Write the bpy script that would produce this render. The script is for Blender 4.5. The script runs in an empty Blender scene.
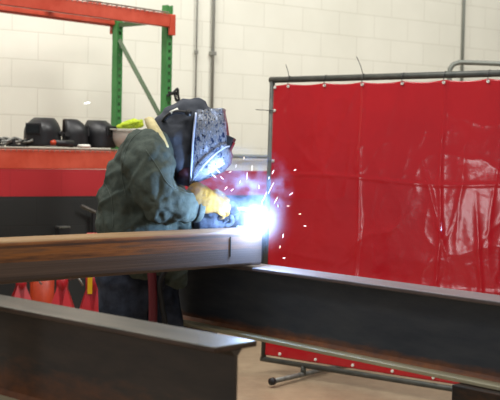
import bpy, bmesh, math, random
from mathutils import Vector, Matrix, Euler, noise
random.seed(7)
PI = math.pi
sc = bpy.context.scene
COL = sc.collection
V = Vector

# ------------------------------------------------------------------ camera
F = 1100.0; H = 1.37
PITCH = math.atan(48 / F); ROLL = math.radians(1.2)
camM = Matrix.Rotation(PI / 2 - PITCH, 3, 'X') @ Matrix.Rotation(ROLL, 3, 'Z')
cd = bpy.data.cameras.new('camera'); cam = bpy.data.objects.new('camera', cd); COL.objects.link(cam)
cam.location = (0, 0, H); cam.rotation_euler = camM.to_euler()
cd.sensor_width = 36; cd.lens = F / 500 * 36; cd.clip_start = .05
cd.dof.use_dof = True; cd.dof.focus_distance = 4.35; cd.dof.aperture_fstop = 5.6
sc.camera = cam

def ray(px, py):
    return camM @ V(((px - 250) / F, (200 - py) / F, -1))
def W(px, py, Y):                      # real-world point seen at a pixel, at distance Y
    d = ray(px, py); return V((0, 0, H)) + d * (Y / d.y)
def G(px, py, z):                      # the same at a height z
    d = ray(px, py); return V((0, 0, H)) + d * ((z - H) / d.z)

# ------------------------------------------------------------------ materials
def newmat(name):
    m = bpy.data.materials.new(name); m.use_nodes = True
    nt = m.node_tree; return m, nt, nt.nodes['Principled BSDF']
def N(nt, t, **kw):
    n = nt.nodes.new(t)
    for k, v in kw.items():
        if k in n.inputs: n.inputs[k].default_value = v
        else: setattr(n, k, v)
    return n
def c4(c): return (c[0], c[1], c[2], 1)
def srgb(r, g, b):
    f = lambda v: (v / 255 / 12.92) if v / 255 <= .04045 else ((v / 255 + .055) / 1.055) ** 2.4
    return (f(r), f(g), f(b))
def ramp(nt, fac, stops):
    r = nt.nodes.new('ShaderNodeValToRGB'); e = r.color_ramp.elements
    while len(e) < len(stops): e.new(.5)
    for i, (p, c) in enumerate(stops): e[i].position = p; e[i].color = c4(c)
    nt.links.new(fac, r.inputs['Fac']); return r.outputs['Color']
def mixc(nt, fac, a, b):
    m = nt.nodes.new('ShaderNodeMix'); m.data_type = 'RGBA'
    for s, v in ((m.inputs[0], fac), (m.inputs[6], a), (m.inputs[7], b)):
        if hasattr(v, 'is_linked'): nt.links.new(v, s)
        elif isinstance(v, (int, float)): s.default_value = v
        else: s.default_value = c4(v)
    return m.outputs[2]
def mth(nt, op, a, b=0.0, c=None):
    m = nt.nodes.new('ShaderNodeMath'); m.operation = op
    for i, v in enumerate((a, b) if c is None else (a, b, c)):
        if hasattr(v, 'is_linked'): nt.links.new(v, m.inputs[i])
        else: m.inputs[i].default_value = v
    return m.outputs[0]
def coords(nt, scale=(1, 1, 1)):
    t = nt.nodes.new('ShaderNodeTexCoord'); mp = nt.nodes.new('ShaderNodeMapping')
    nt.links.new(t.outputs['Object'], mp.inputs['Vector']); mp.inputs['Scale'].default_value = scale
    return mp.outputs['Vector'], t
def noi(nt, vec, s, det=4, rough=.6):
    n = N(nt, 'ShaderNodeTexNoise', Scale=s, Detail=det, Roughness=rough)
    nt.links.new(vec, n.inputs['Vector']); return n.outputs['Fac']
def bump(nt, b, h, st=.3, d=.01):
    n = N(nt, 'ShaderNodeBump', Strength=st, Distance=d); nt.links.new(h, n.inputs['Height'])
    nt.links.new(n.outputs['Normal'], b.inputs['Normal'])

def mat(name, col, rough=.6, metal=0, col2=None, ns=20, bs=0, scale=(1, 1, 1), spec=.5):
    m, nt, b = newmat(name)
    b.inputs['Roughness'].default_value = rough; b.inputs['Metallic'].default_value = metal
    b.inputs['Specular IOR Level'].default_value = spec
    b.inputs['Base Color'].default_value = c4(col)
    if col2 or bs:
        v, _ = coords(nt, scale); n = noi(nt, v, ns)
        if col2: nt.links.new(ramp(nt, n, [(.35, col), (.65, col2)]), b.inputs['Base Color'])
        if bs: bump(nt, b, n, bs)
    return m
def emis(name, col, st):
    m, nt, b = newmat(name); b.inputs['Base Color'].default_value = (0, 0, 0, 1)
    b.inputs['Emission Color'].default_value = c4(col); b.inputs['Emission Strength'].default_value = st
    return m

M = {}
M['green'] = mat('rack_green', srgb(52, 118, 58), .45, 0, srgb(66, 134, 70), 9)
M['green_d'] = mat('rack_olive', srgb(66, 88, 54), .6, 0, srgb(78, 98, 66), 9)
M['orange'] = mat('rack_orange', srgb(184, 66, 44), .38, 0, srgb(204, 88, 66), 6)
M['wire'] = mat('zinc_wire', srgb(165, 150, 140), .35, .7)
M['black'] = mat('black_plastic', srgb(20, 21, 23), .42, 0, srgb(32, 33, 36), 12)
M['black_m'] = mat('black_matt', srgb(26, 26, 28), .7)
M['lens'] = mat('dark_lens', srgb(12, 18, 20), .1)
M['grey'] = mat('grey_metal', srgb(128, 128, 122), .45, .5, srgb(96, 96, 92), 25)
M['pipe'] = mat('conduit', srgb(138, 138, 130), .45, .3)
M['pipe_d'] = mat('conduit_dark', srgb(112, 116, 108), .5, .2)
M['white'] = mat('white_plastic', srgb(226, 226, 216), .35)
M['cream'] = mat('cream_lining', srgb(212, 200, 150), .85, 0, srgb(190, 176, 128), 30)
M['lime'] = mat('lime_fabric', srgb(196, 214, 40), .7, 0, srgb(150, 172, 36), 25)
M['redp'] = mat('red_paint', srgb(170, 12, 26), .4, 0, srgb(146, 12, 24), 9)
M['orangep'] = mat('orange_plastic', srgb(170, 50, 16), .45, 0, srgb(190, 64, 22), 9)
M['yellow'] = mat('yellow_label', srgb(226, 180, 20), .5)
M['frame'] = mat('frame_steel', srgb(62, 66, 62), .5, .3, srgb(80, 82, 76), 15)
M['jacket'] = mat('canvas_green', srgb(70, 79, 74), .92, 0, srgb(84, 92, 85), 30, .4, spec=.12)
M['stitch'] = mat('seam_thread', srgb(88, 97, 90), .9)
M['pants'] = mat('dark_denim', srgb(40, 45, 56), .9, 0, srgb(60, 66, 80), 18, .3, spec=.15)
M['hood'] = mat('hood_cloth', srgb(62, 66, 74), .88, 0, srgb(78, 82, 90), 16, .2, spec=.2)
M['maroon'] = mat('maroon_bib', srgb(62, 30, 48), .8, 0, srgb(80, 40, 58), 12)
M['skin'] = mat('skin', srgb(186, 138, 112), .6)
M['leather'] = mat('yellow_leather', srgb(164, 128, 52), .8, 0, srgb(108, 82, 46), 16, .4, spec=.2)
M['leather_g'] = mat('grey_leather', srgb(86, 96, 112), .75, 0, srgb(52, 58, 72), 22, .4, spec=.2)
M['boot'] = mat('boot_leather', srgb(56, 42, 32), .6, 0, srgb(42, 32, 26), 18, .3)
M['rubber'] = mat('black_rubber', srgb(24, 24, 26), .55)
M['hose'] = mat('red_hose', srgb(104, 26, 38), .6)
M['brass'] = mat('copper_nozzle', srgb(170, 120, 80), .3, .9)
M['tie'] = mat('black_tie', srgb(20, 20, 20), .5)
M['silver'] = mat('silver_rim', srgb(205, 218, 245), .35, .3)

def steel(name, base, base2, rust, lo, hi, zmin, zmax, amount=.5, rough=.45, metal=.35):
    """mill-scale steel; rust creeps along the low edge of the piece"""
    m, nt, b = newmat(name)
    v, t = coords(nt, (1, 1, 1)); v2, _ = coords(nt, (1.2, 6, 5))
    col = ramp(nt, noi(nt, v2, 3, 6, .65), [(.3, base), (.7, base2)])
    sp = nt.nodes.new('ShaderNodeSeparateXYZ'); nt.links.new(t.outputs['Object'], sp.inputs[0])
    mr = N(nt, 'ShaderNodeMapRange'); nt.links.new(sp.outputs['Z'], mr.inputs['Value'])
    mr.inputs['From Min'].default_value = zmin; mr.inputs['From Max'].default_value = zmax
    mr.inputs['To Min'].default_value = lo; mr.inputs['To Max'].default_value = hi
    n = noi(nt, v2, 6, 6, .7)
    f = mth(nt, 'ADD', mr.outputs[0], mth(nt, 'MULTIPLY', mth(nt, 'SUBTRACT', n, .5), 1.6))
    cl = nt.nodes.new('ShaderNodeClamp'); nt.links.new(f, cl.inputs[0])
    rc = ramp(nt, noi(nt, v, 22, 5), [(.3, rust), (.7, tuple(x * .5 for x in rust))])
    fac = mth(nt, 'MULTIPLY', cl.outputs[0], amount)
    nt.links.new(mixc(nt, fac, col, rc), b.inputs['Base Color'])
    b.inputs['Roughness'].default_value = rough; b.inputs['Metallic'].default_value = metal
    bump(nt, b, n, .12, .004)
    return m
RUST = srgb(168, 100, 46)
M['web'] = steel('beam_web_steel', srgb(56, 64, 76), srgb(78, 84, 92), RUST, 1.5, -.7, -.285, -.20, .85, .5, .25)  # bluish base also holds the arc's blue glow as colour
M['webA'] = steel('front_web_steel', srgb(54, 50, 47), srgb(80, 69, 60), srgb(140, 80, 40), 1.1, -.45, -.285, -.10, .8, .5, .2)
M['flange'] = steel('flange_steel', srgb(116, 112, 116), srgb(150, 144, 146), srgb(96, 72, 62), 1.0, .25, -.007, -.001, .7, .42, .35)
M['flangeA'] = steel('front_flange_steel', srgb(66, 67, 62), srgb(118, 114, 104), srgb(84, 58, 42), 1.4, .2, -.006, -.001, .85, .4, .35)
M['flange_b'] = steel('lower_flange_steel', srgb(178, 172, 142), srgb(196, 190, 160), srgb(120, 90, 60), .3, .3, -1, 1, .6, .5, .2)
M['stand'] = steel('stand_steel', srgb(40, 38, 37), srgb(56, 52, 48), RUST, .1, .1, -1, 1, .6)

def tube_mat():
    m, nt, b = newmat('rusty_tube_steel')
    v, t = coords(nt); v2, _ = coords(nt, (.7, 5, 9)); v3, _ = coords(nt, (.25, 3, 26))
    sp = nt.nodes.new('ShaderNodeSeparateXYZ'); nt.links.new(t.outputs['Object'], sp.inputs[0])
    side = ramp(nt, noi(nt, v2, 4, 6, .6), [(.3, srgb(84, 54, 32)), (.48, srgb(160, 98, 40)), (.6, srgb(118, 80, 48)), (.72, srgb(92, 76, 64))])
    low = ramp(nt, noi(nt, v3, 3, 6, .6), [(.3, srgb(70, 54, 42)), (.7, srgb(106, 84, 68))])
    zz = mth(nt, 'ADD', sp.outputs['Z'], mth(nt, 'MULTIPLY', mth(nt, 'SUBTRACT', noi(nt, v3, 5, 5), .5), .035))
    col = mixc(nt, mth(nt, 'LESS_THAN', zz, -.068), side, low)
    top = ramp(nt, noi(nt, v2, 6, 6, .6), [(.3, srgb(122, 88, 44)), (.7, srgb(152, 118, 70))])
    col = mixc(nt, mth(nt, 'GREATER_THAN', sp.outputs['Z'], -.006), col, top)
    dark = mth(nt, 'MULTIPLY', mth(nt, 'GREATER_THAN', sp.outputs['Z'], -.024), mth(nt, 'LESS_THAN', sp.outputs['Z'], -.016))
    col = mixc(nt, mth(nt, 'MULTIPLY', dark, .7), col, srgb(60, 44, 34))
    # colour turns grey towards the welded end
    mr = N(nt, 'ShaderNodeMapRange'); nt.links.new(sp.outputs['X'], mr.inputs['Value'])
    mr.inputs['From Min'].default_value = .5; mr.inputs['From Max'].default_value = 1.1
    col = mixc(nt, mth(nt, 'MULTIPLY', mr.outputs[0], .75), col, srgb(104, 98, 98))
    nt.links.new(col, b.inputs['Base Color'])
    b.inputs['Roughness'].default_value = .6; b.inputs['Metallic'].default_value = .15
    bump(nt, b, noi(nt, v3, 8, 6), .25, .004)
    return m
M['tube'] = tube_mat()

def wall_mat():
    m, nt, b = newmat('painted_block')
    t = nt.nodes.new('ShaderNodeTexCoord'); sp = nt.nodes.new('ShaderNodeSeparateXYZ')
    nt.links.new(t.outputs['Object'], sp.inputs[0])
    cb = nt.nodes.new('ShaderNodeCombineXYZ'); nt.links.new(sp.outputs['X'], cb.inputs[0]); nt.links.new(sp.outputs['Z'], cb.inputs[1])
    br = N(nt, 'ShaderNodeTexBrick', Scale=1.0); br.inputs['Mortar Size'].default_value = .0045
    br.inputs['Mortar Smooth'].default_value = .6; br.inputs['Brick Width'].default_value = .4; br.inputs['Row Height'].default_value = .2
    br.inputs['Color1'].default_value = (1, 1, 1, 1); br.inputs['Color2'].default_value = (.975, .975, .97, 1); br.inputs['Mortar'].default_value = (.84, .83, .81, 1)
    nt.links.new(cb.outputs[0], br.inputs['Vector'])
    v, _ = coords(nt); n = noi(nt, v, 1.2, 5)
    white = ramp(nt, n, [(.3, srgb(220, 219, 204)), (.7, srgb(231, 230, 216))])
    z = sp.outputs['Z']
    c = mixc(nt, mth(nt, 'LESS_THAN', z, 1.215), white, srgb(176, 34, 42))
    c = mixc(nt, mth(nt, 'LESS_THAN', z, 1.015), c, srgb(34, 36, 36))
    mm = nt.nodes.new('ShaderNodeMix'); mm.data_type = 'RGBA'; mm.blend_type = 'MULTIPLY'; mm.inputs[0].default_value = 1
    nt.links.new(c, mm.inputs[6]); nt.links.new(br.outputs['Color'], mm.inputs[7])
    nt.links.new(mm.outputs[2], b.inputs['Base Color'])
    b.inputs['Roughness'].default_value = .6
    bump(nt, b, mth(nt, 'ADD', mth(nt, 'MULTIPLY', br.outputs['Fac'], -1.0), mth(nt, 'MULTIPLY', noi(nt, v, 40), .2)), .25, .006)
    return m
M['wall'] = wall_mat()

def floor_mat():
    m, nt, b = newmat('concrete_floor')
    v, _ = coords(nt); v2, _ = coords(nt, (1, .35, 1))
    a = ramp(nt, noi(nt, v2, 1.3, 6), [(.3, srgb(134, 114, 92)), (.5, srgb(150, 130, 106)), (.7, srgb(172, 156, 128))])
    b2 = ramp(nt, noi(nt, v, 9, 6, .7), [(.35, srgb(120, 98, 78)), (.6, srgb(190, 170, 140))])
    nt.links.new(mixc(nt, .22, a, b2), b.inputs['Base Color']); b.inputs['Roughness'].default_value = .38
    bump(nt, b, noi(nt, v, 30), .08)
    return m
M['floor'] = floor_mat()

def curtain_mat():
    m, nt, b = newmat('red_vinyl')
    v, _ = coords(nt); n = noi(nt, v, 1.6, 4)
    nt.links.new(ramp(nt, n, [(.3, srgb(164, 24, 34)), (.7, srgb(182, 28, 36))]), b.inputs['Base Color'])
    b.inputs['Roughness'].default_value = .13; b.inputs['Specular IOR Level'].default_value = .5
    b.inputs['Transmission Weight'].default_value = .06
    v2, _ = coords(nt, (1, 1, 1.4)); bump(nt, b, noi(nt, v2, 5, 3, .5), .3, .012)
    return m
M['vinyl'] = curtain_mat()

def foil_mat():
    m, nt, b = newmat('patterned_shell')
    v, _ = coords(nt, (1.8, 1, .9)); n1 = noi(nt, v, 24, 8, .8); vo = N(nt, 'ShaderNodeTexVoronoi', Scale=34.0)
    v3, _ = coords(nt, (1, 1, 1.6)); nt.links.new(v3, vo.inputs['Vector'])
    c = ramp(nt, n1, [(.36, srgb(12, 18, 44)), (.45, srgb(52, 74, 112)), (.49, srgb(186, 186, 182)), (.53, srgb(60, 80, 112)), (.60, srgb(206, 218, 240))])
    c2 = mixc(nt, mth(nt, 'LESS_THAN', vo.outputs['Distance'], .16), c, srgb(22, 28, 48))
    nt.links.new(c2, b.inputs['Base Color'])
    b.inputs['Roughness'].default_value = .25; b.inputs['Metallic'].default_value = .35
    bump(nt, b, n1, .5, .006)
    return m
M['foil'] = foil_mat()

# ------------------------------------------------------------------ mesh helpers
def finish(name, bm, m, parent=None, smooth=False, loc=None, rot=None, bev=0):
    me = bpy.data.meshes.new(name)
    bmesh.ops.recalc_face_normals(bm, faces=bm.faces)
    bm.to_mesh(me); bm.free()
    me.materials.append(m if not isinstance(m, str) else M[m])
    o = bpy.data.objects.new(name, me); COL.objects.link(o)
    if smooth:
        for p in me.polygons: p.use_smooth = True
    if parent: o.parent = parent
    if loc is not None: o.location = loc
    if rot is not None: o.rotation_euler = rot
    if bev:
        md = o.modifiers.new('bevel', 'BEVEL'); md.width = bev; md.segments = 2; md.limit_method = 'ANGLE'
    return o
def box(bm, c, s, mtx=None):
    vs = []
    for x in (-.5, .5):
        for y in (-.5, .5):
            for z in (-.5, .5):
                p = V((c[0] + x * s[0], c[1] + y * s[1], c[2] + z * s[2]))
                vs.append(bm.verts.new(mtx @ p if mtx else p))
    for f in ((0, 1, 3, 2), (4, 6, 7, 5), (0, 4, 5, 1), (2, 3, 7, 6), (0, 2, 6, 4), (1, 5, 7, 3)):
        bm.faces.new([vs[i] for i in f])
def tube(bm, pts, r, seg=10, cap=True):
    pts = [V(p) for p in pts]; rs = r if isinstance(r, (list, tuple)) else [r] * len(pts)
    rings = []; up = None
    for i, p in enumerate(pts):
        d = (pts[min(i + 1, len(pts) - 1)] - pts[max(i - 1, 0)]).normalized()
        if up is None:
            up = V((0, 0, 1)) if abs(d.z) < .9 else V((1, 0, 0))
        a = d.cross(up).normalized(); up = a.cross(d).normalized()
        rings.append([bm.verts.new(p + (a * math.cos(2 * PI * k / seg) + up * math.sin(2 * PI * k / seg)) * rs[i]) for k in range(seg)])
    for i in range(len(rings) - 1):
        for k in range(seg):
            bm.faces.new((rings[i][k], rings[i][(k + 1) % seg], rings[i + 1][(k + 1) % seg], rings[i + 1][k]))
    if cap:
        bm.faces.new(rings[0]); bm.faces.new(rings[-1])
def smooth_path(pts, n=6):
    P = [V(p) for p in pts]; out = []
    for i in range(len(P) - 1):
        p0 = P[max(i - 1, 0)]; p1 = P[i]; p2 = P[i + 1]; p3 = P[min(i + 2, len(P) - 1)]
        for k in range(n):
            t = k / n
            out.append(.5 * ((2 * p1) + (p2 - p0) * t + (2 * p0 - 5 * p1 + 4 * p2 - p3) * t * t + (3 * p1 - p0 - 3 * p2 + p3) * t ** 3))
    out.append(P[-1]); return out
def ball(bm, c, r, s=(1, 1, 1), sub=2, mtx=None):
    g = bmesh.ops.create_icosphere(bm, subdivisions=sub, radius=r)
    for v in g['verts']:
        v.co = V((v.co.x * s[0], v.co.y * s[1], v.co.z * s[2]))
        if mtx: v.co = mtx @ v.co
        v.co += V(c)
def caps(bm, a, b, ra, rb, sy=1.0, n=None):
    """tapered capsule as overlapping balls plus cone"""
    a, b = V(a), V(b); L = (b - a).length; n = n or max(2, int(L / (min(ra, rb) * .35)) + 1)
    for i in range(n):
        t = i / (n - 1); ball(bm, a.lerp(b, t), ra + (rb - ra) * t, (1, sy, 1))
def blob(name, bm, m, vox, parent=None, sm=6, fn=None):
    me = bpy.data.meshes.new('tmp'); bm.to_mesh(me); bm.free()
    o = bpy.data.objects.new('tmp', me); COL.objects.link(o)
    r = o.modifiers.new('r', 'REMESH'); r.mode = 'VOXEL'; r.voxel_size = vox
    s = o.modifiers.new('s', 'SMOOTH'); s.factor = .6; s.iterations = sm
    dg = bpy.context.evaluated_depsgraph_get(); dg.update()
    nm = bpy.data.meshes.new_from_object(o.evaluated_get(dg))
    bpy.data.objects.remove(o); bpy.data.meshes.remove(me)
    if fn:
        nrm = [v.normal.copy() for v in nm.vertices]
        for v, n_ in zip(nm.vertices, nrm): v.co = fn(v.co.copy(), n_)
    nm.name = name; nm.materials.clear(); nm.materials.append(M[m])
    for p in nm.polygons: p.use_smooth = True
    ob = bpy.data.objects.new(name, nm); COL.objects.link(ob)
    if parent: ob.parent = parent; ob.matrix_parent_inverse = Matrix.Translation(-parent.location)
    return ob
def empty(name, loc=(0, 0, 0), rz=0, rot=None):
    o = bpy.data.objects.new(name, None); COL.objects.link(o); o.location = loc
    o.rotation_euler = rot if rot is not None else (0, 0, rz); o.empty_display_size = .1
    return o
def tag(o, label, cat, group=None, kind=None):
    o['label'] = label; o['category'] = cat
    if group: o['group'] = group
    if kind: o['kind'] = kind
    return o
def frame_empty(name, loc, x, z):
    x = V(x).normalized(); y = V(z).cross(x).normalized(); z = x.cross(y)
    m = Matrix((x, y, z)).transposed()
    return empty(name, loc, rot=m.to_euler())
def copytree(o, parent=None):
    c = o.copy(); COL.objects.link(c)
    if parent: c.parent = parent
    for ch in list(o.children): copytree(ch, c)
    return c

# ------------------------------------------------------------------ setting
WD = V((.8215, .5702, 0)).normalized()             # the block wall runs off to the right
WN = V((WD.y, -WD.x, 0))                            # its face, towards the camera
W0 = W(200, 150, 8.8); W0.z = 0
WANG = math.atan2(WD.y, WD.x)
bm = bmesh.new(); box(bm, (1.5, .1, 2.1), (13, .2, 4.2))
o = finish('wall_back', bm, 'wall', loc=W0, rot=(0, 0, WANG)); o['kind'] = 'structure'
bm = bmesh.new(); box(bm, (0, 5, -.1), (18, 22, .2))
o = finish('floor', bm, 'floor'); o['kind'] = 'structure'
def onwall(px, py, off=0.0):
    """point on the wall face seen at a pixel, moved out by off"""
    d = ray(px, py); o0 = V((0, 0, H)); t = (W0 - o0).dot(WN) / d.dot(WN); return o0 + d * t + WN * off

# conduits on the wall
def conduit(px, r, name, label, m='pipe', off=.025):
    p = onwall(px, 60, off); e = empty(name, (p.x, p.y, 1.25))
    b_ = bmesh.new(); tube(b_, [(0, 0, 0), (0, 0, 2.9)], r); finish('pipe', b_, m, e, True)
    for z in (.9, 1.9):
        b_ = bmesh.new(); box(b_, (0, 0, z), (r * 3.6, r * 3, .03), Matrix.Rotation(WANG, 4, 'Z')); finish('clip', b_, m, e, bev=.002)
    tag(e, label, 'pipe'); return e
conduit(194.5, .007, 'wall_conduit', 'thinner left one of two grey vertical conduits above the welder')
conduit(211, .013, 'wall_conduit', 'thicker right one of two grey vertical conduits above the welder')
conduit(460.5, .014, 'wall_conduit', 'grey vertical conduit on the white wall behind the red screen', 'pipe_d')
pa = onwall(150, 156, .05); pb = onwall(250, 156, .05)
L = (pb - pa).length; zz = onwall(250, 156.5, .05).z
e = empty('wall_pipe', (pa.x, pa.y, zz), WANG)
bm = bmesh.new(); tube(bm, [(0, 0, 0), (L + 2.6, 0, 0)], .017); finish('pipe', bm, 'pipe_d', e, True)
for k in range(4):
    bm = bmesh.new(); box(bm, (.3 + k * 1.1, .02, 0), (.03, .07, .05)); finish('bracket', bm, 'pipe_d', e, bev=.003)
tag(e, 'grey horizontal pipe along the wall just above its red stripe', 'pipe')
# bent tube frame between wall and screen, top right
Y = 8.4
a = W(449.5, 100, Y); b0 = W(449.5, 74, Y); c0 = W(452, 66, Y); c1 = W(458, 63, Y); d0 = W(470, 62.6, Y); g0 = W(560, 66.5, Y)
e = empty('tube_rack', (a.x, a.y, 0))
pts = [V((a.x, a.y, 0))] + smooth_path([a, b0, c0, c1, d0, g0], 6)
pts = [p - e.location for p in pts]
bm = bmesh.new(); tube(bm, pts, .019); finish('tube_frame', bm, 'pipe_d', e, True)
bm = bmesh.new(); tube(bm, [g0 - e.location, V((g0.x, g0.y, 0)) - e.location], .019); finish('leg', bm, 'pipe_d', e, True)
for q in (V((0, 0, 0)), V((g0.x, g0.y, 0)) - e.location):
    bm = bmesh.new(); box(bm, q + V((0, 0, .006)), (.06, .45, .012)); finish('foot_plate', bm, 'pipe_d', e)
tag(e, 'bent grey green tube frame rising behind the red screen, top right', 'rack')

# wall fittings in the black zone, left
p = onwall(60.5, 233, .04); e = empty('socket_box', p, WANG)
bm = bmesh.new(); box(bm, (0, 0, -.005), (.085, .07, .09)); finish('case', bm, 'black_m', e, bev=.004)
bm = bmesh.new(); box(bm, (0, 0, .047), (.09, .075, .012)); finish('lid', bm, 'grey', e, bev=.002)
tag(e, 'small black box with pale lid on the black lower wall', 'box')
p = onwall(91, 225, .03); e = empty('wall_bracket', (p.x, p.y, 0), WANG)
zt = onwall(92, 212, .04).z; q1 = onwall(78, 205.5, .03)
bm = bmesh.new(); box(bm, (0, -.01, zt / 2 + .1), (.022, .03, zt - .2)); finish('upright', bm, 'black_m', e, bev=.003)
dx = (q1 - p).dot(WD); bm = bmesh.new(); tube(bm, [(.01, -.02, zt), (dx, -.02, q1.z)], .014, 4); finish('arm', bm, 'grey', e)
tag(e, 'slanted grey bracket arm on a dark upright against the black wall', 'bracket')

# ------------------------------------------------------------------ storage rack
RF = W(165, 150, 7.5); RF.z = 0
DEP = .51
RD = V((.673, .74, 0)).normalized(); RN = V((RD.y, -RD.x, 0)); RANG = math.atan2(RD.y, RD.x)
rack = empty('storage_rack', RF, RANG)          # local x along the wall, y towards the wall
zu = W(160, 27, 7.45).z; BHT = .088                            # underside of upper beam
zl = W(100, 151, 7.05).z - .115                   # underside of lower beam
ztop = W(165, 5.5, 7.5).z
def post(x, y, top):
    b_ = bmesh.new(); w = .052
    for sx in (-1, 1):
        box(b_, (x + sx * (w / 2 - .0012), y, top / 2), (.0024, w, top))
    # punched front face
    for sx in (-1, 1): box(b_, (x + sx * .019, y - w / 2, top / 2), (.014, .0024, top))
    nz = int(top / .05)
    for k in range(nz):
        box(b_, (x, y - w / 2, k * .05 + .015), (.026, .0024, .028))
    o_ = finish('upright', b_, 'green', rack)
    b_ = bmesh.new(); box(b_, (x, y, .004), (.1, .1, .008)); finish('base_plate', b_, 'green', o_)
for x in (0, -2.5):
    post(x, 0, ztop); post(x, DEP, ztop)
    b_ = bmesh.new()
    b_.free()
    zs = [.15, .82, W(163, 122, 7.4).z, W(117, 42, 7.95).z]
    for i in range(3):
        y0, y1 = (.02, DEP - .02) if i % 2 == 0 else (DEP - .02, .02)
        b_ = bmesh.new(); tube(b_, [(x, y0, zs[i]), (x, y1, zs[i + 1])], .02, 4); finish('brace', b_, 'green_d', rack)
    for z in (.12, zu + .05):
        b_ = bmesh.new(); box(b_, (x, DEP / 2, z), (.03, DEP - .04, .03)); finish('cross_strut', b_, 'green_d', rack)
for z, bh in ((zl, .115), (zu, BHT)):
    for y in (-.035, DEP + .035):
        zr = z + (.04 if (y > 0 and z == zu) else 0)
        b_ = bmesh.new(); box(b_, (-1.25, y, zr + bh / 2), (2.45, .04, bh)); box(b_, (-1.25, y * 1.0 + (.026 if y < 0 else -.026), zr + bh * .4), (2.45, .02, bh * .6))
        o_ = finish('shelf_beam', b_, 'orange', rack, bev=.005)
        for x in (-.0, -2.5):
            b_ = bmesh.new(); box(b_, (x, y * 1.0 + (-.012 if y < 0 else .012), zr + bh - .07), (.05, .022, .14)); finish('end_plate', b_, 'orange', o_, bev=.003)
    b_ = bmesh.new(); zt = z + bh + .005
    for k in range(30): tube(b_, [(-2.4 + k * .08, -.05, zt - .0), (-2.4 + k * .08, DEP + .05, zt)], .003, 4)
    for k in range(8): tube(b_, [(-2.45, -.04 + k * .078, zt + .005), (-.05, -.04 + k * .105, zt + .005)], .003, 4)
    for k in range(60): tube(b_, [(-2.42 + k * .04, -.06, zt + .003), (-2.42 + k * .04, -.06, zt - .016)], .003, 4)
    tube(b_, [(-2.45, -.06, zt + .004), (-.04, -.06, zt + .004)], .004, 4)
    finish('wire_deck', b_, 'wire', rack)
    b_ = bmesh.new()
    for x in (-.6, -1.25, -1.9): box(b_, (x, DEP / 2, z + .1), (.04, DEP, .025))
    finish('deck_support', b_, 'orange' if z == zu else 'wire', rack)
tag(rack, 'pallet rack with green punched uprights, orange beams and wire shelves', 'rack')
zsh = zl + .132                                   # top of the lower deck
RM = Matrix.Translation(RF) @ Matrix.Rotation(RANG, 4, 'Z')
def onshelf(px, depth=.12):
    """point on the lower shelf at a picture column, depth behind its front edge"""
    o0 = RM @ V((0, depth, 0)); d = ray(px, 147); c = V((0, 0, H))
    t = (o0 - c).dot(RN) / d.dot(RN); q = c + d * t; return V((q.x, q.y, zsh))

# black welding helmets lying on the shelf
def shelf_helmet():
    e_ = empty('welding_helmet')
    b_ = bmesh.new(); nu, na = 12, 20; grid = []
    for i in range(nu + 1):
        t = i / nu; z = .19 * math.sin(t * PI / 2) ** .9 if t < 1 else .19
        z = .004 + .186 * t
        w = .115 * (1 - max(0, t - .45) ** 2 * 1.5) ; fr = .16 * (1 - max(0, t - .55) ** 2 * 2.2); row = []
        for j in range(na + 1):
            a_ = PI * j / na; cx = math.cos(a_); sx = math.sin(a_)
            row.append(b_.verts.new((w * math.copysign(abs(cx) ** .7, cx), -fr * abs(sx) ** .8 + .05, z)))
        grid.append(row)
    for i in range(nu):
        for j in range(na): b_.faces.new((grid[i][j], grid[i][j + 1], grid[i + 1][j + 1], grid[i + 1][j]))
    b_.faces.new(grid[-1])
    o_ = finish('shell', b_, 'black', e_, True); s_ = o_.modifiers.new('s', 'SOLIDIFY'); s_.thickness = .004
    b_ = bmesh.new(); box(b_, (0, -.108, .115), (.11, .012, .075)); finish('lens_frame', b_, 'black_m', e_, bev=.004)
    b_ = bmesh.new(); box(b_, (0, -.116, .115), (.09, .006, .05)); finish('lens', b_, 'lens', e_)
    b_ = bmesh.new(); tube(b_, smooth_path([(-.1, .05, .09), (-.08, .11, .1), (0, .14, .1), (.08, .11, .1), (.1, .05, .09)], 5), .008, 6)
    finish('headband', b_, 'black_m', e_, True)
    for s in (-1, 1):
        b_ = bmesh.new(); tube(b_, [(s * .11, .035, .09), (s * .128, .035, .09)], .018, 12); finish('knob', b_, 'black_m', e_)
    return e_
h0 = shelf_helmet()
def pl(o_, px, dep, rot, s, label, group='black helmets on the orange shelf'):
    o_.location = onshelf(px, dep); o_.rotation_euler = rot; o_.scale = (s, s, s); tag(o_, label, 'helmet', group)
h1 = copytree(h0); h2 = copytree(h0)
pl(h0, 41.5, .20, (0, 0, RANG - 1.15), .98, 'black welding helmet at left of the row on the orange shelf')
pl(h1, 71, .24, (0, 0, RANG + 1.0), .98, 'middle black welding helmet of the three on the orange shelf')
pl(h2, 98.5, .22, (0, 0, RANG + .25), .98, 'black welding helmet beside the white hard hat on the shelf')

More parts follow.
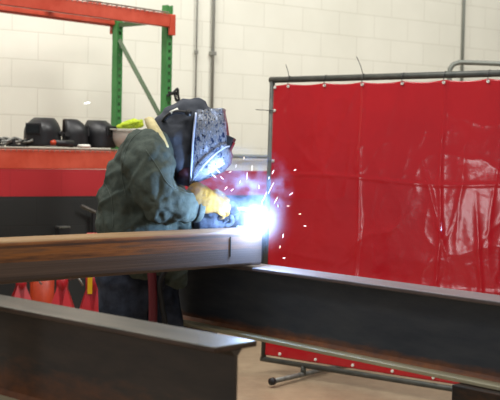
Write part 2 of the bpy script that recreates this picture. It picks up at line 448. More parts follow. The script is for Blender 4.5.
# white hard hat with lime gloves
p = onshelf(126, .10)
e = empty('hard_hat', p + V((0, 0, .0)), RANG)
b_ = bmesh.new(); nu, na = 12, 28; grid = []
for i in range(nu + 1):
    t = i / nu * PI / 2; row = []
    for j in range(na):
        a_ = 2 * PI * j / na
        row.append(b_.verts.new((.115 * math.cos(t) * math.cos(a_) * 1.0, .14 * math.cos(t) * math.sin(a_), .12 - .118 * math.sin(t))))
    grid.append(row)
for i in range(nu):
    for j in range(na): b_.faces.new((grid[i][j], grid[i][(j + 1) % na], grid[i + 1][(j + 1) % na], grid[i + 1][j]))
o_ = finish('shell', b_, 'white', e, True); s_ = o_.modifiers.new('s', 'SOLIDIFY'); s_.thickness = .004
b_ = bmesh.new(); rings = []
for j in range(36):
    a_ = 2 * PI * j / 36; ex = .03 if math.cos(a_) < .3 else .012
    rings.append([b_.verts.new(((.115 + k * ex) * math.cos(a_), (.14 + k * ex) * math.sin(a_), .122 + dz)) for k, dz in ((0, 0), (1, .004), (1, .009), (0, .005))])
for j in range(36):
    for k in range(4): b_.faces.new((rings[j][k], rings[j][(k + 1) % 4], rings[(j + 1) % 36][(k + 1) % 4], rings[(j + 1) % 36][k]))
finish('brim', b_, 'white', e, True)
tag(e, 'white hard hat lying upside down on the orange shelf behind the welder', 'hard hat')
b_ = bmesh.new()
q = p + V((.02, 0, .148))
for (dx, dy, dz, r) in ((-.05, -.06, 0, .026), (-.02, -.06, .012, .03), (.01, -.05, .022, .03), (.045, -.05, .03, .028), (.07, -.04, .04, .02), (.06, -.03, .012, .03), (.03, .0, .01, .035), (-.03, .0, .0, .032)):
    ball(b_, q + V((dx, dy, dz)), r, (1.3, 1, .7))
def crumple(c, n): return c + n * (.010 * noise.noise(c * 30) + .004 * noise.noise(c * 80))
o_ = blob('work_glove', b_, 'lime', .006, None, 3, crumple)
tag(o_, 'lime yellow work glove crumpled on top of the white hard hat', 'glove')

# small items at the left end of the shelf
def clamp(px, dep, rz, s, label):
    e_ = empty('spring_clamp', onshelf(px, dep), rz)
    for sg in (-1, 1):
        b_ = bmesh.new(); tube(b_, smooth_path([(-.09, sg * .02, .03 + sg * .02), (-.02, sg * .006, .03), (.03, sg * .016, .04 + sg * .012), (.07, 0, .04)], 5), .009 * s, 6)
        finish('jaw', b_, 'grey', e_, True)
    b_ = bmesh.new(); tube(b_, [(0, -.02, .03), (0, .02, .03)], .016, 10); finish('pivot', b_, 'black_m', e_)
    b_ = bmesh.new(); box(b_, (0, 0, .008), (.06, .04, .016)); finish('base', b_, 'black_m', e_)
    tag(e_, label, 'clamp')
clamp(-1, .15, .2, 1, 'grey metal clamp cut by the left edge on the orange shelf')
clamp(12, .13, .9, 1.1, 'grey metal clamp lying near the left end of the orange shelf')
clamp(23, .22, -.3, 1, 'grey metal clamp just left of the black helmets')
p = onshelf(57, .03); e = empty('angle_grinder', p, RANG)
b_ = bmesh.new(); tube(b_, [(-.02, 0, .028), (.12, 0, .024)], [.02, .024], 10); finish('body', b_, 'black', e, True)
b_ = bmesh.new(); tube(b_, [(-.045, 0, .028), (-.018, 0, .028)], [.014, .02], 10); finish('gear_head', b_, 'orangep', e, True)
b_ = bmesh.new(); tube(b_, [(-.05, 0, .006), (-.05, 0, .012)], .042, 18); finish('disc', b_, 'grey', e)
tag(e, 'small black and orange grinder in front of the middle helmet', 'tool')
p = onshelf(84, .02); e = empty('tape_roll', p, RANG)
b_ = bmesh.new(); tube(b_, [V((math.cos(a_ * PI / 12) * .03, math.sin(a_ * PI / 12) * .035, .012)) for a_ in range(25)], .011, 8, False); finish('roll', b_, 'white', e, True)
b_ = bmesh.new(); tube(b_, [(0, 0, .002), (0, 0, .018)], .014, 12); finish('core', b_, 'redp', e)
tag(e, 'white tape roll with red middle on the front edge of the shelf', 'tape')
p = RM @ V((.01, -.055, 0)); zs = W(168, 92, 7.35).z
e = empty('black_strap', (p.x, p.y, zs), RANG)
b_ = bmesh.new(); tube(b_, smooth_path([(-.045, .01, -.02), (-.01, -.012, .0), (.03, -.015, .03), (.035, -.015, -.01), (.05, -.012, -.05), (.02, -.015, -.045), (.01, -.01, -.005)], 5), .009, 6)
finish('loop', b_, 'black_m', e, True)
b_ = bmesh.new(); box(b_, (0, -.002, -.002), (.075, .02, .022)); finish('buckle', b_, 'black_m', e, bev=.003)
tag(e, 'black strap knotted round the green upright above the hood', 'strap')

# ------------------------------------------------------------------ jack stands and orange bucket, left of the welder
def jack_stand():
    e_ = empty('jack_stand'); hgt = .54
    for sx in (-1, 1):
        for sy in (-1, 1):
            b_ = bmesh.new(); a0 = V((sx * .022, sy * .022, hgt)); a1 = V((sx * .21, sy * .21, .012))
            s_ = V((sx * .15, 0, 0)); t_ = V((0, sy * .15, 0))
            for w_ in (s_, t_):
                vv = [b_.verts.new(q) for q in (a0, a0 - w_ * .3, a1 - w_, a1)]
                b_.faces.new(vv)
            o_ = finish('leg', b_, 'redp', e_); md = o_.modifiers.new('s', 'SOLIDIFY'); md.thickness = .006
            b_ = bmesh.new(); box(b_, (sx * .20, sy * .20, .006), (.05, .05, .012)); finish('foot_pad', b_, 'redp', o_)
    b_ = bmesh.new()
    for sx in (-1, 1):
        box(b_, (sx * .115, 0, .25), (.006, .19, .03)); box(b_, (0, sx * .115, .25), (.19, .006, .03))
    finish('brace', b_, 'redp', e_)
    b_ = bmesh.new(); tube(b_, [(0, 0, hgt - .05), (0, 0, hgt + .05)], .034, 16); finish('collar', b_, 'redp', e_, True)
    b_ = bmesh.new(); box(b_, (0, 0, hgt + .06), (.05, .045, .26)); box(b_, (0, 0, hgt + .2), (.06, .10, .02)); finish('ratchet_post', b_, 'redp', e_, bev=.003)
    b_ = bmesh.new(); tube(b_, [(.03, 0, hgt + .02), (.09, -.03, hgt + .04), (.12, -.05, hgt + .0)], .006, 6); finish('handle', b_, 'grey', e_, True)
    b_ = bmesh.new(); box(b_, (-.014, -.037, hgt + .0), (.024, .004, .075)); l = finish('sticker', b_, 'yellow', e_); l['label'] = 'yellow sticker'
    return e_
j0 = jack_stand(); js = [j0, copytree(j0), copytree(j0)]
for st_ in [c for q in js[:2] for c in q.children if c.name.startswith('sticker')]: bpy.data.objects.remove(st_)
for o_, (px, Y, rz, lb) in zip(js, ((21, 6.85, .35, 'red jack stand farthest left, before the black wall'), (62, 6.25, .1, 'red jack stand just right of the orange bucket'),
                                     (92, 5.65, .2, 'red jack stand nearest the welder, with a yellow sticker'))):
    g = G(px, 395, 0); g = W(px, 300, Y); o_.location = (g.x, g.y, 0); o_.rotation_euler = (0, 0, rz); o_.scale = (1, 1, W(px, 284, Y).z / .54)
    tag(o_, lb, 'jack stand', 'red jack stands behind the rusty beam')
g = W(42, 300, 7.3); e = empty('plastic_drum', (g.x, g.y, 0))
b_ = bmesh.new(); tube(b_, [(0, 0, 0), (0, 0, .6)], .08, 24); finish('body', b_, 'orangep', e, True)
b_ = bmesh.new(); tube(b_, [(0, 0, .6), (0, 0, .625)], .085, 24); finish('lid', b_, 'orangep', e, True)
tag(e, 'orange plastic drum between the first two red jack stands', 'drum')

# ------------------------------------------------------------------ steel beams
def extr(prof, L, bm):
    a_ = [bm.verts.new((0, y, z)) for y, z in prof]; b_ = [bm.verts.new((L, y, z)) for y, z in prof]; n = len(prof)
    for i in range(n): bm.faces.new((a_[i], a_[(i + 1) % n], b_[(i + 1) % n], b_[i]))
    bm.faces.new(a_); bm.faces.new(b_)
BH, BW, TF, TW = .280, .14, .014, .010
def ibeam(loc, xdir, L, ms, label, h=BH, w=BW):
    e_ = frame_empty('steel_beam', loc, xdir, (0, 0, 1))
    bm_ = bmesh.new(); extr([(-w / 2, 0), (w / 2, 0), (w / 2, -TF), (-w / 2, -TF)], L, bm_); finish('top_flange', bm_, ms[0], e_, bev=.003)
    bm_ = bmesh.new(); f = .014
    extr([(-TW / 2, -TF - f), (-TW / 2 - f, -TF), (TW / 2 + f, -TF), (TW / 2, -TF - f), (TW / 2, -h + TF + f), (TW / 2 + f, -h + TF), (-TW / 2 - f, -h + TF), (-TW / 2, -h + TF + f)], L, bm_)
    finish('web', bm_, ms[1], e_)
    bm_ = bmesh.new(); extr([(-w / 2, -h), (w / 2, -h), (w / 2, -h + TF), (-w / 2, -h + TF)], L, bm_); finish('bottom_flange', bm_, ms[2], e_, bev=.003)
    tag(e_, label, 'beam'); return e_
# C: rusty tube across the picture
CZ = W(245, 229, 4.27).z
CH, CW_ = .138, .15
cA = G(0, 241.5, CZ); cB = G(262, 229.5, CZ); cA.z = cB.z = CZ
cdir = (cB - cA).normalized(); cn = V((-cdir.y, cdir.x, 0))      # away from the camera
EXT = 1.0
Ltube = (cB - cA).length + EXT
ctop = cA - cdir * EXT
e = frame_empty('steel_tube', ctop + cn * CW_ / 2, cdir, (0, 0, 1))
# near upper edge at y=-CW/2
def rrect(w, z0, z1, r, n=4):
    P_ = []
    for cx, cz, a0 in ((w / 2 - r, z1 - r, 0), (-w / 2 + r, z1 - r, 90), (-w / 2 + r, z0 + r, 180), (w / 2 - r, z0 + r, 270)):
        for k in range(n + 1):
            a_ = math.radians(a0 + 90 * k / n); P_.append((cx + r * math.cos(a_), cz + r * math.sin(a_)))
    return P_
bm = bmesh.new(); outer = rrect(CW_, -CH, 0, .012); inner = rrect(CW_ - .018, -CH + .009, -.009, .006)
rings = []
for x in (0, Ltube):
    rings.append(([bm.verts.new((x - EXT, y, z)) for y, z in outer], [bm.verts.new((x - EXT, y, z)) for y, z in inner]))
n = len(outer)
for i in range(n):
    j = (i + 1) % n
    bm.faces.new((rings[0][0][i], rings[0][0][j], rings[1][0][j], rings[1][0][i]))
    bm.faces.new((rings[0][1][i], rings[1][1][i], rings[1][1][j], rings[0][1][j]))
    for q in (0, 1): bm.faces.new((rings[q][0][i], rings[q][0][j], rings[q][1][j], rings[q][1][i]))
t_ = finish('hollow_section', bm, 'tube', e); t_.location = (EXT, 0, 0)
bm = bmesh.new(); wx = Ltube - .165; box(bm, (wx, -CW_ / 2 - .001, -.06), (.004, .003, .075)); finish('scribe_mark', bm, 'black_m', e)
bm = bmesh.new(); tube(bm, [V((Ltube - .002, -CW_ / 2 + .01 + k * .0065, .002 + .0015 * math.sin(k * 2.4))) for k in range(21)], .005, 8); finish('weld_bead', bm, 'silver', e, True)
tag(e, 'rusty brown steel section lying across under the welder\'s hands', 'beam')
BZ = CZ - CH - .009
# B: long dark beam behind, from under the tube end to lower right
b1 = G(262, 269, BZ); b2 = G(500, 300.5, BZ)
b1.z = BZ; b2.z = BZ - .004
bdir = (b2 - b1).normalized(); bn = V((-bdir.y, bdir.x, 0)).normalized()
bstart = b1 - bdir * .62
# near edge line -> centre line
Bm = ibeam(bstart + bn * BW / 2, bdir, 2.6, ('flange', 'web', 'flange_b'), 'long dark steel I-beam sloping to the lower right in front of the red screen')
Bc = lambda s: bstart + bn * BW / 2 + bdir * s
# A: front beam
AZ = G(212, 347, .93).z
a1 = G(0, 306, AZ); a2 = G(215, 347.5, AZ); a1.z = a2.z = AZ
adir = (a2 - a1).normalized(); an = V((-adir.y, adir.x, 0)); La = (a2 - a1).length + 1.2
Am = ibeam(a2 - adir * La + an * BW / 2, adir, La, ('flangeA', 'webA', 'flange_b'), 'nearest dark steel I-beam in the lower left corner with a bright cut end')
print('DEPTHS tube', cA, cB, 'B', b1, b2, bdir, 'A', a1, a2, adir, 'CZ', CZ)

# stands under the beams
def stand(p, ang, top, label, w=.30, lw=.12):
    e_ = empty('beam_stand', (p.x, p.y, 0), ang)
    b_ = bmesh.new(); box(b_, (0, 0, top - .04), (lw, w, .08)); finish('top_rail', b_, 'stand', e_, bev=.004)
    for s in (-1, 1):
        b_ = bmesh.new(); box(b_, (0, s * (w / 2 - .04), (top - .08) / 2 + .005), (max(.08, lw - .04), .08, top - .09)); finish('leg', b_, 'stand', e_, bev=.004)
    b_ = bmesh.new(); box(b_, (0, 0, .008), (.35, w + .1, .016)); finish('foot', b_, 'stand', e_)
    b_ = bmesh.new(); box(b_, (0, 0, .2), (.05, w - .1, .05)); finish('stretcher', b_, 'stand', e_)
    tag(e_, label, 'stand'); return e_
# leg edge seen at column 457
best = min(range(0, 260), key=lambda k: abs((lambda q: (camM.transposed() @ (q - V((0, 0, H)))))(Bc(k / 100)).x / -(camM.transposed() @ (Bc(k / 100) - V((0, 0, H)))).z * F + 250 - 508))
ps = Bc(best / 100); stand(ps, math.atan2(bdir.y, bdir.x), ps.z - BH - .002, 'dark steel stand under the right end of the long beam', .20, .26)
pz = BH
ps = Bc(.10); zt_ = (bstart + bdir * .10).z - BH
stand(V((ps.x, ps.y, 0)), math.atan2(bdir.y, bdir.x), zt_ - .001, 'dark stand under the far end of the long beam', .24)
ps = a2 - adir * .9 + an * BW / 2; stand(ps, math.atan2(adir.y, adir.x), AZ - BH - .001, 'dark stand under the nearest beam', .24)
ps = ctop + cdir * .25 + cn * CW_ / 2; stand(ps, math.atan2(cdir.y, cdir.x), CZ - CH - .001, 'dark stand under the left end of the rusty section', .24)

# ------------------------------------------------------------------ red welding screen
SY = 6.8
sBL = W(263.5, 359, SY); sTL = W(272.5, 80, SY + .03)
up = (sTL - sBL).normalized(); HS = (sTL - sBL).length
r0 = V((1475 / 1100, -1, 0)).normalized(); r0.z = -.010
xr = (r0 - up * r0.dot(up)).normalized()
scr = frame_empty('welding_screen', sBL, xr, up)
WS = 2.44; R = .0165
def st(name, pts, r, m='frame', parent=scr, seg=12):
    b_ = bmesh.new(); tube(b_, pts, r, seg); return finish(name, b_, m, parent, True)
st('frame_post', [(0, 0, 0), (0, 0, HS)], R); st('frame_post', [(WS, 0, 0), (WS, 0, HS)], R)
st('frame_rail', [(-R, 0, HS), (WS + R, 0, HS)], R * 1.15); st('frame_rail', [(-R, 0, 0), (WS + R, 0, 0)], R)
# curtain
CG = .045
nx, nz = 320, 210
cx0, cx1, cz0, cz1 = .022, WS - .022, .03, HS - .028
gtop = [.135 + k * .262 for k in range(10) if .135 + k * .262 < WS - .02]
def crease(a, w, sharp=1.0):
    return math.exp(-abs(a / w) ** sharp)
def ridged(p): return max(0, 1 - abs(noise.noise(p)) * 5) ** 2
def fold(u, w):
    dz = HS - w
    d = .012 * noise.noise(V((u * 1.8, w * .9, 3))) + .004 * noise.noise(V((u * 5, w * 3, 9)))
    for i_, g_ in enumerate(gtop):
        d += .007 * math.exp(-((u - g_ - .05 * math.sin(g_ * 9) * dz) / (.022 + .05 * dz)) ** 2) * math.exp(-dz * 2.2)
        d += .004 * crease(u - g_ + .5 * dz * (.6 if i_ % 2 else -.4), .012 + .02 * dz, 1.4) * math.exp(-dz * 2.4)
    # long drag creases
    d += .007 * crease(u - .64 + dz * .42, .022, 1.5) * math.exp(-dz * 1.2)
    d += .008 * crease(u - 1.02 - .33 * (dz - .35), .016, 1.4) * math.exp(-((w - 1.0) / .28) ** 2)
    d += .008 * crease(u - 1.72 + .36 * (dz - .45), .016, 1.4) * math.exp(-((w - 1.12) / .22) ** 2)
    d += .007 * crease(u - 1.40 - .10 * (dz - .7), .012, 1.4) * math.exp(-((w - .72) / .25) ** 2)
    d += .008 * crease(u - 1.86 + .06 * (dz - .7), .016, 1.4) * math.exp(-((w - .9) / .35) ** 2)
    # fine random crumpling
    d += .0032 * ridged(V((u * 2.6 + w * 1.1, w * 3.4 - u * .8, 1.3))) + .0022 * ridged(V((u * 6 - w * 2.2, w * 4.6, 7.7)))
    d += .0028 * ridged(V((u * 5.2, w * 1.5, 4.1)))
    d *= .36 + .12 * min(1, max(0, (1.35 - w) * 2)) * min(1, max(0, (u - .8) * 1.5))
    # sewn panel joints under two of the eyelets, packing folds across
    for xf in (gtop[2], gtop[4], gtop[6]): d += .0042 * crease(u - xf - .006 * math.sin(w * 9), .009)
    for zf in (.56, 1.14): d += .0028 * crease(w - zf - .018 * math.sin(u * 4), .010)
    return d
b_ = bmesh.new(); grid = []
for i in range(nz + 1):
    row = []
    for j in range(nx + 1):
        x = cx0 + (cx1 - cx0) * j / nx; t = i / nz
        sag = .010 * abs(math.sin((x - .135) / .262 * PI))
        z = cz0 + (cz1 - sag - cz0) * t
        row.append(b_.verts.new((x, -.012 - fold(x, z), z)))
    grid.append(row)
for i in range(nz):
    for j in range(nx): b_.faces.new((grid[i][j], grid[i][j + 1], grid[i + 1][j + 1], grid[i + 1][j]))
cur = finish('vinyl_curtain', b_, 'vinyl', scr, True); md = cur.modifiers.new('s', 'SOLIDIFY'); md.thickness = .0018
# hem band
for nm, pts in (('hem', [(cx0 + .005, -.02, cz1 - .028), (cx1, -.02, cz1 - .028)]),):
    pass
gl = [(.034, cz1 - .02)] + [(g_, cz1 - .016) for g_ in gtop] + [(g_, cz0 + .02) for g_ in gtop] + [(.034, HS - .045 - .1 - k * .29) for k in range(1, 6)]
gl[-5:] = [(.036, z_) for z_ in (HS - .19, HS - .50, HS - .85, HS - 1.2, HS - 1.5)]
for gx, gz in gl:
    b_ = bmesh.new(); y_ = -.020 - fold(gx, gz)
    tube(b_, [V((gx + .006 * math.cos(a_ * PI / 6), y_, gz + .006 * math.sin(a_ * PI / 6))) for a_ in range(13)], .003, 6, False)
    tube(b_, [(gx, y_ + .006, gz), (gx, y_ - .001, gz)], .009, 10)
    g_ = finish('eyelet', b_, 'white', scr, True)
for gx in gtop:
    b_ = bmesh.new(); y_ = -.02 - fold(gx, cz1)
    tube(b_, smooth_path([(gx, y_, cz1 - .016), (gx, -.025, HS - .01), (gx, -.008, HS + .019), (gx, .016, HS + .008), (gx, .012, HS - .012)], 4), .0026, 5)
    finish('cable_tie', b_, 'tie', scr)
for gz in (HS - .19, HS - .50, HS - .85, HS - 1.2, HS - 1.5):
    b_ = bmesh.new(); tube(b_, [(.036, -.022, gz), (.0, -.021, gz), (-.02, -.005, gz), (-.012, .016, gz)], .0028, 5); finish('cable_tie', b_, 'tie', scr)
# long tie tails
for g, dx, dz in ((gtop[0], -.03, .09), (gtop[2], -.05, .12)):
    if dz: st('tie_tail', [(g, -.01, HS), (g + dx * .4, -.01, HS + dz * .5), (g + dx, -.012, HS + dz)], .0022, 'tie', seg=5)
st('tie_tail', [(0, -.02, HS - .19), (-.05, -.03, HS - .187), (-.10, -.03, HS - .184)], .0022, 'tie', seg=5)
# feet: short drop leg with a cross bar reaching to both sides
for s in (.30, WS - .30):
    q = sBL + xr * s; inv = Matrix.Identity(3)
    f1 = G(275, 389, .02) if s < 1 else None
    e_ = scr
    fn = V((xr.y, -xr.x, 0)).normalized()
    # in local space: y axis is 'away'
    zf = -(q.z - .03) / up.z
    st('foot_stem', [(s, 0, 0), (s, 0, zf)], R, 'frame')
    ft = st('foot_bar', [(s, -.33, zf), (s, .55, zf)], R * .9, 'grey')
    for t in (-1, 1):
        b_ = bmesh.new(); tube(b_, [(s, .11 + t * .445, zf), (s, .11 + t * .42, zf)], .022, 12); finish('foot_cap', b_, 'rubber', ft, True)
tag(scr, 'red vinyl welding curtain tied inside a dark steel tube frame on feet', 'screen')

# ------------------------------------------------------------------ the welder
BY = 4.46
wk = empty('person', (W(135, 300, BY).x, BY, 0))
def addc(b_, pts, sy=1.0):
    for (p, r), (q, s) in zip(pts[:-1], pts[1:]): caps(b_, p, q, r, s, sy)
SH = W(146, 158, BY - .18); EL = W(160, 203, BY - .25); WR = W(197, 206, BY - .14)
SH2 = W(152, 156, BY + .17); EL2 = W(172, 205, BY + .20); WR2 = W(202, 221, BY - .02)
PEL = W(132, 278, BY); CHE = W(141, 182, BY); NECK = W(164, 146, BY); HEAD = W(186, 134, BY - .01)
HR = V((WD.x, 0, 0))
hipR = W(125, 282, BY - .09); hipL = W(150, 282, BY + .09)
kneeR = V((W(122, 340, BY - .09).x + .0, BY - .09, .50)); kneeL = V((W(174, 340, BY + .07).x, BY + .07, .50))
anR = V((W(112, 340, BY - .1).x, BY - .10, .10)); anL = V((W(176, 340, BY + .08).x, BY + .08, .10))
tag(wk, 'person welding, bent forward in a green canvas jacket, dark hood and patterned helmet', 'person')
# body, one continuous surface
b_ = bmesh.new()
addc(b_, [(PEL, .125), (PEL.lerp(CHE, .45), .115), (CHE, .135), (CHE.lerp(NECK, .6), .11), (NECK, .055), (HEAD + V((-.02, 0, -.03)), .06)], 1.05)
ball(b_, HEAD, .094, (1.02, .84, 1.2), 3, Matrix.Rotation(math.radians(25), 3, 'Y'))
for a_, e_, w_ in ((SH, EL, WR), (SH2, EL2, WR2)):
    addc(b_, [(CHE.lerp(NECK, .5), .09), (a_, .062), (e_, .043), (w_, .03)])
for h_, k_, an_ in ((hipR, kneeR, anR), (hipL, kneeL, anL)):
    addc(b_, [(PEL, .1), (h_, .088), (k_, .058), (an_, .04)]); caps(b_, an_, an_ + V((.15, 0, -.05)), .035, .03)
FD = V((.92, 0, -.40)).normalized(); UD = V((.40, 0, .92)).normalized()
ball(b_, HEAD + FD * .1 - UD * .015, .02, (1.2, .7, 1))          # nose
for s in (-1, 1): ball(b_, HEAD + V((0, s * .082, -.01)), .026, (.8, .4, 1.2))      # ears
ball(b_, HEAD + FD * .085 - UD * .055, .018, (.6, 1.5, .6))      # lips
blob('body', b_, 'skin', .012, wk, 3)

# jacket
def ellip(b_, c, rx, ry, rz): ball(b_, c, 1, (rx, ry, rz), 3)
b_ = bmesh.new()
ellip(b_, W(153, 152, BY), .085, .19, .095); ellip(b_, W(146, 164, BY), .125, .21, .12)
ellip(b_, W(142, 182, BY), .145, .22, .13); ellip(b_, W(140, 200, BY), .165, .22, .13); ellip(b_, W(139, 222, BY), .17, .22, .13)
ellip(b_, W(139, 245, BY), .175, .22, .12); ellip(b_, W(141, 262, BY), .165, .21, .07)
addc(b_, [(W(168, 252, BY - .05), .08), (W(176, 280, BY - .05), .042)])
addc(b_, [(W(147, 154, BY - .13), .10), (W(149, 165, BY - .20), .102), (W(153, 184, BY - .24), .088), (EL, .074), (W(175, 204.5, BY - .21), .068), (W(184, 205.5, BY - .18), .063)])
addc(b_, [(SH2, .10), (EL2, .08), (WR2 + V((-.08, 0, .0)), .056)])
def rdg(x, y, z, k=2.6): return max(0, 1 - abs(noise.noise(V((x, y, z)))) * k)
def cloth(c, n):
    d = -.006
    q = c - EL; w = math.exp(-(q.length / .16) ** 2)
    ang = math.atan2(q.z, q.x)
    # creases swirling round the elbow, dragging along the sleeve and hanging down the back
    d += w * .010 * (abs(math.sin(ang * 3.5 + 2.5 * noise.noise(c * 7))) ** .5 - .5)
    d += .012 * rdg(c.x * 9 + c.z * 4, c.y * 4, c.z * 5 - c.x * 3 + 3)
    d += .009 * rdg(c.x * 8 + 2, c.y * 5, c.z * 13 - c.x * 9, 3.0)
    d += .004 * rdg(c.x * 24 + c.z * 8, c.y * 9, c.z * 9 - c.x * 4, 2.4)
    d += .0015 * noise.noise(c * 70)
    return c + n * d
jk = blob('jacket', b_, 'jacket', .0075, wk, 5, cloth)
def attach(o_, parent=wk):
    o_.parent = parent
    if parent is wk: o_.matrix_parent_inverse = Matrix.Translation(-wk.location)
    return o_
from mathutils.bvhtree import BVHTree
bv = BVHTree.FromPolygons([v.co.copy() for v in jk.data.vertices], [tuple(p.vertices) for p in jk.data.polygons])
def seam(pts):
    out = []
    for p in smooth_path([(x, y, 0) for x, y in pts], 8):
        h_ = bv.ray_cast(V((0, 0, H)), ray(p.x, p.y).normalized())
        if h_[0] is not None: out.append(h_[0] + h_[1] * .0008)
    b2 = bmesh.new(); tube(b2, out, .0018, 5); attach(finish('seam', b2, 'stitch', None, True), jk)
SEAMS = [[(142, 130), (131, 140), (124, 156), (122, 176), (126, 196)], [(146, 150), (158, 168), (168, 184), (182, 192), (195, 194)], [(104, 182), (112, 200), (113, 228)]]
# raised collar: green outside, cream lining within
for sm_pts in SEAMS: seam(sm_pts)
def ribbon(name, L1, L2, m, th):
    b_ = bmesh.new(); A = smooth_path(L1, 5); B = smooth_path(L2, 5)
    va = [b_.verts.new(p) for p in A]; vb = [b_.verts.new(p) for p in B]; vm = [b_.verts.new((p + q) / 2 + V((0, -.012, .004))) for p, q in zip(A, B)]
    for i in range(len(A) - 1):
        b_.faces.new((va[i], va[i + 1], vm[i + 1], vm[i])); b_.faces.new((vm[i], vm[i + 1], vb[i + 1], vb[i]))
    o_ = finish(name, b_, m, None, True); md = o_.modifiers.new('s', 'SOLIDIFY'); md.thickness = th; return attach(o_)
y0 = BY - .13
c_ = ribbon('collar', [W(145.5, 120, y0 + .05), W(148, 128, y0 - .01), W(154, 138, y0 - .05), W(162, 150, y0 - .08)], [W(152.5, 119, y0 + .05), W(157, 126, y0 - .01), W(163, 136, y0 - .05), W(168, 148, y0 - .08)], 'cream', .008)
c_['label'] = 'cream collar lining'
# sleeve cuff
b_ = bmesh.new(); d_ = (WR - EL).normalized(); tube(b_, [W(191.5, 206, BY - .155), W(197.5, 206, BY - .14)], [.0665, .0655], 24); attach(finish('cuff', b_, 'jacket', None, True, bev=.004))

# trousers
b_ = bmesh.new()
ellip(b_, PEL + V((0, 0, .02)), .15, .18, .13)
for h_, k_, an_ in ((hipR, kneeR, anR), (hipL, kneeL, anL)):
    addc(b_, [(h_, .108), (h_.lerp(k_, .5), .095), (k_, .078), (k_.lerp(an_, .6), .07), (an_ + V((0, 0, .0)), .072)])
def denim(c, n):
    return c + n * (.008 * (1 - abs(noise.noise(V((c.x * 9, c.y * 9, c.z * 7))) * 2.2)) + .005 * noise.noise(V((c.x * 12, c.y * 8, c.z * 22))))
blob('trousers', b_, 'pants', .011, wk, 6, denim)
for an_ in (anR, anL):
    b_ = bmesh.new(); z0 = an_ * 1
    caps(b_, an_ + V((0, 0, .06)), an_ + V((0, 0, -.03)), .05, .052); caps(b_, an_ + V((-.02, 0, -.045)), an_ + V((.16, 0, -.05)), .05, .042)
    o_ = blob('boot', b_, 'boot', .009, wk, 4)
    b_ = bmesh.new(); box(b_, (an_.x + .065, an_.y, .013), (.29, .095, .026)); attach(finish('sole', b_, 'rubber', None, bev=.01), o_)

# hood: close cloth cap that falls over neck and shoulders
b_ = bmesh.new()
ball(b_, W(187, 129, BY - .01), .118, (1, .80, 1.0), 3); ball(b_, W(196, 112, BY - .01), .052, (1, 1.2, 1), 3); ball(b_, W(206, 117, BY - .01), .042, (1, 1.3, 1), 3); ball(b_, W(174, 131, BY - .01), .085, (1, 1.1, 1), 3)
addc(b_, [(W(176, 138, BY - .01), .10), (W(177, 158, BY - .02), .085), (W(186, 172, BY - .02), .055)], 1.25)
addc(b_, [(W(168, 138, BY), .08), (W(165, 150, BY), .085)], 1.4)
def hoodf(c, n):
    return c + n * (.008 * (1 - abs(noise.noise(V((c.x * 9 + c.z * 5, c.y * 8, c.z * 8 - c.x * 6)) * 1.2) * 2.2)) + .002 * noise.noise(c * 50))
blob('hood', b_, 'hood', .008, wk, 5, hoodf)
b_ = bmesh.new()
addc(b_, [(W(186, 174, BY - .05), .045), (W(190, 180, BY - .05), .028), (W(192, 186, BY - .05), .01)], 1.6)
b2_ = blob('throat_flap', b_, 'maroon', .006, wk, 3)
# headgear strap with bright patch and knob
sy = BY - .135
b_ = bmesh.new(); tube(b_, smooth_path([W(163, 121, BY - .09), W(168, 115.5, sy + .01), W(176, 112, sy - .0), W(188, 113, sy + .005)], 5), .008, 6); attach(finish('head_strap', b_, 'black_m', None, True))
b_ = bmesh.new(); tube(b_, [W(170.5, 113, sy - .0), W(178, 109.5, sy + .01)], .008, 8); o_ = attach(finish('strap_patch', b_, 'white', None, True)); o_['label'] = 'pale patch on the strap'
b_ = bmesh.new(); k0 = W(189, 113, sy + .015); tube(b_, [k0, k0 + V((0, -.03, 0))], .013, 14); attach(finish('adjusting_knob', b_, 'black', None, True))

# welding helmet shell (side profile in head space: f forward, u up, s sideways)
HO = W(190, 141, BY - .01); SD = V((0, -1, 0))
YAW = Matrix.Rotation(math.radians(-4), 3, UD)
FD2 = YAW @ FD; SD2 = YAW @ SD
def hp(f, u, s): return HO + FD2 * f + UD * u + SD2 * s
rows = [(-.010, .112, .080, .164, .104), (.000, .085, .105, .130, .118), (.016, .040, .130, .090, .126), (.034, -.010, .150, .052, .126),
        (.052, -.060, .180, .020, .116), (.068, -.105, .188, -.015, .104), (.084, -.150, .177, -.052, .088)]
def lerp_rows(n):
    out = []
    for i in range(len(rows) - 1):
        for k in range(n): out.append([rows[i][q] + (rows[i + 1][q] - rows[i][q]) * k / n for q in range(5)])
    out.append(list(rows[-1])); return out
b_ = bmesh.new(); grid = []; na = 36; RW = lerp_rows(3)
for (fb, ub, ff, uf, w) in RW:
    row = []
    for j in range(na + 1):
        a_ = -PI / 2 + PI * j / na; ca = abs(math.cos(a_)) ** .85; sa = math.sin(a_)
        row.append(b_.verts.new(hp(fb + (ff - fb) * ca, ub + (uf - ub) * ca, w * math.copysign(abs(sa) ** .40, sa))))
    grid.append(row)
for i in range(len(grid) - 1):
    for j in range(na): b_.faces.new((grid[i][j], grid[i][j + 1], grid[i + 1][j + 1], grid[i + 1][j]))
top_ = [b_.verts.new(v.co + UD * .012 - FD2 * .004) for v in grid[0]]
for j in range(na): b_.faces.new((grid[0][j], grid[0][j + 1], top_[j + 1], top_[j]))
b_.faces.new(top_)
sh = attach(finish('helmet_shell', b_, 'foil', None, True)); md = sh.modifiers.new('s', 'SOLIDIFY'); md.thickness = .005
sh['label'] = 'silver and blue patterned helmet shell'
b_ = bmesh.new(); tube(b_, [hp(p_[0] - .001, p_[1], p_[4] + .003) for p_ in RW], .0045, 6); attach(finish('shell_rim', b_, 'silver', None, True), sh)
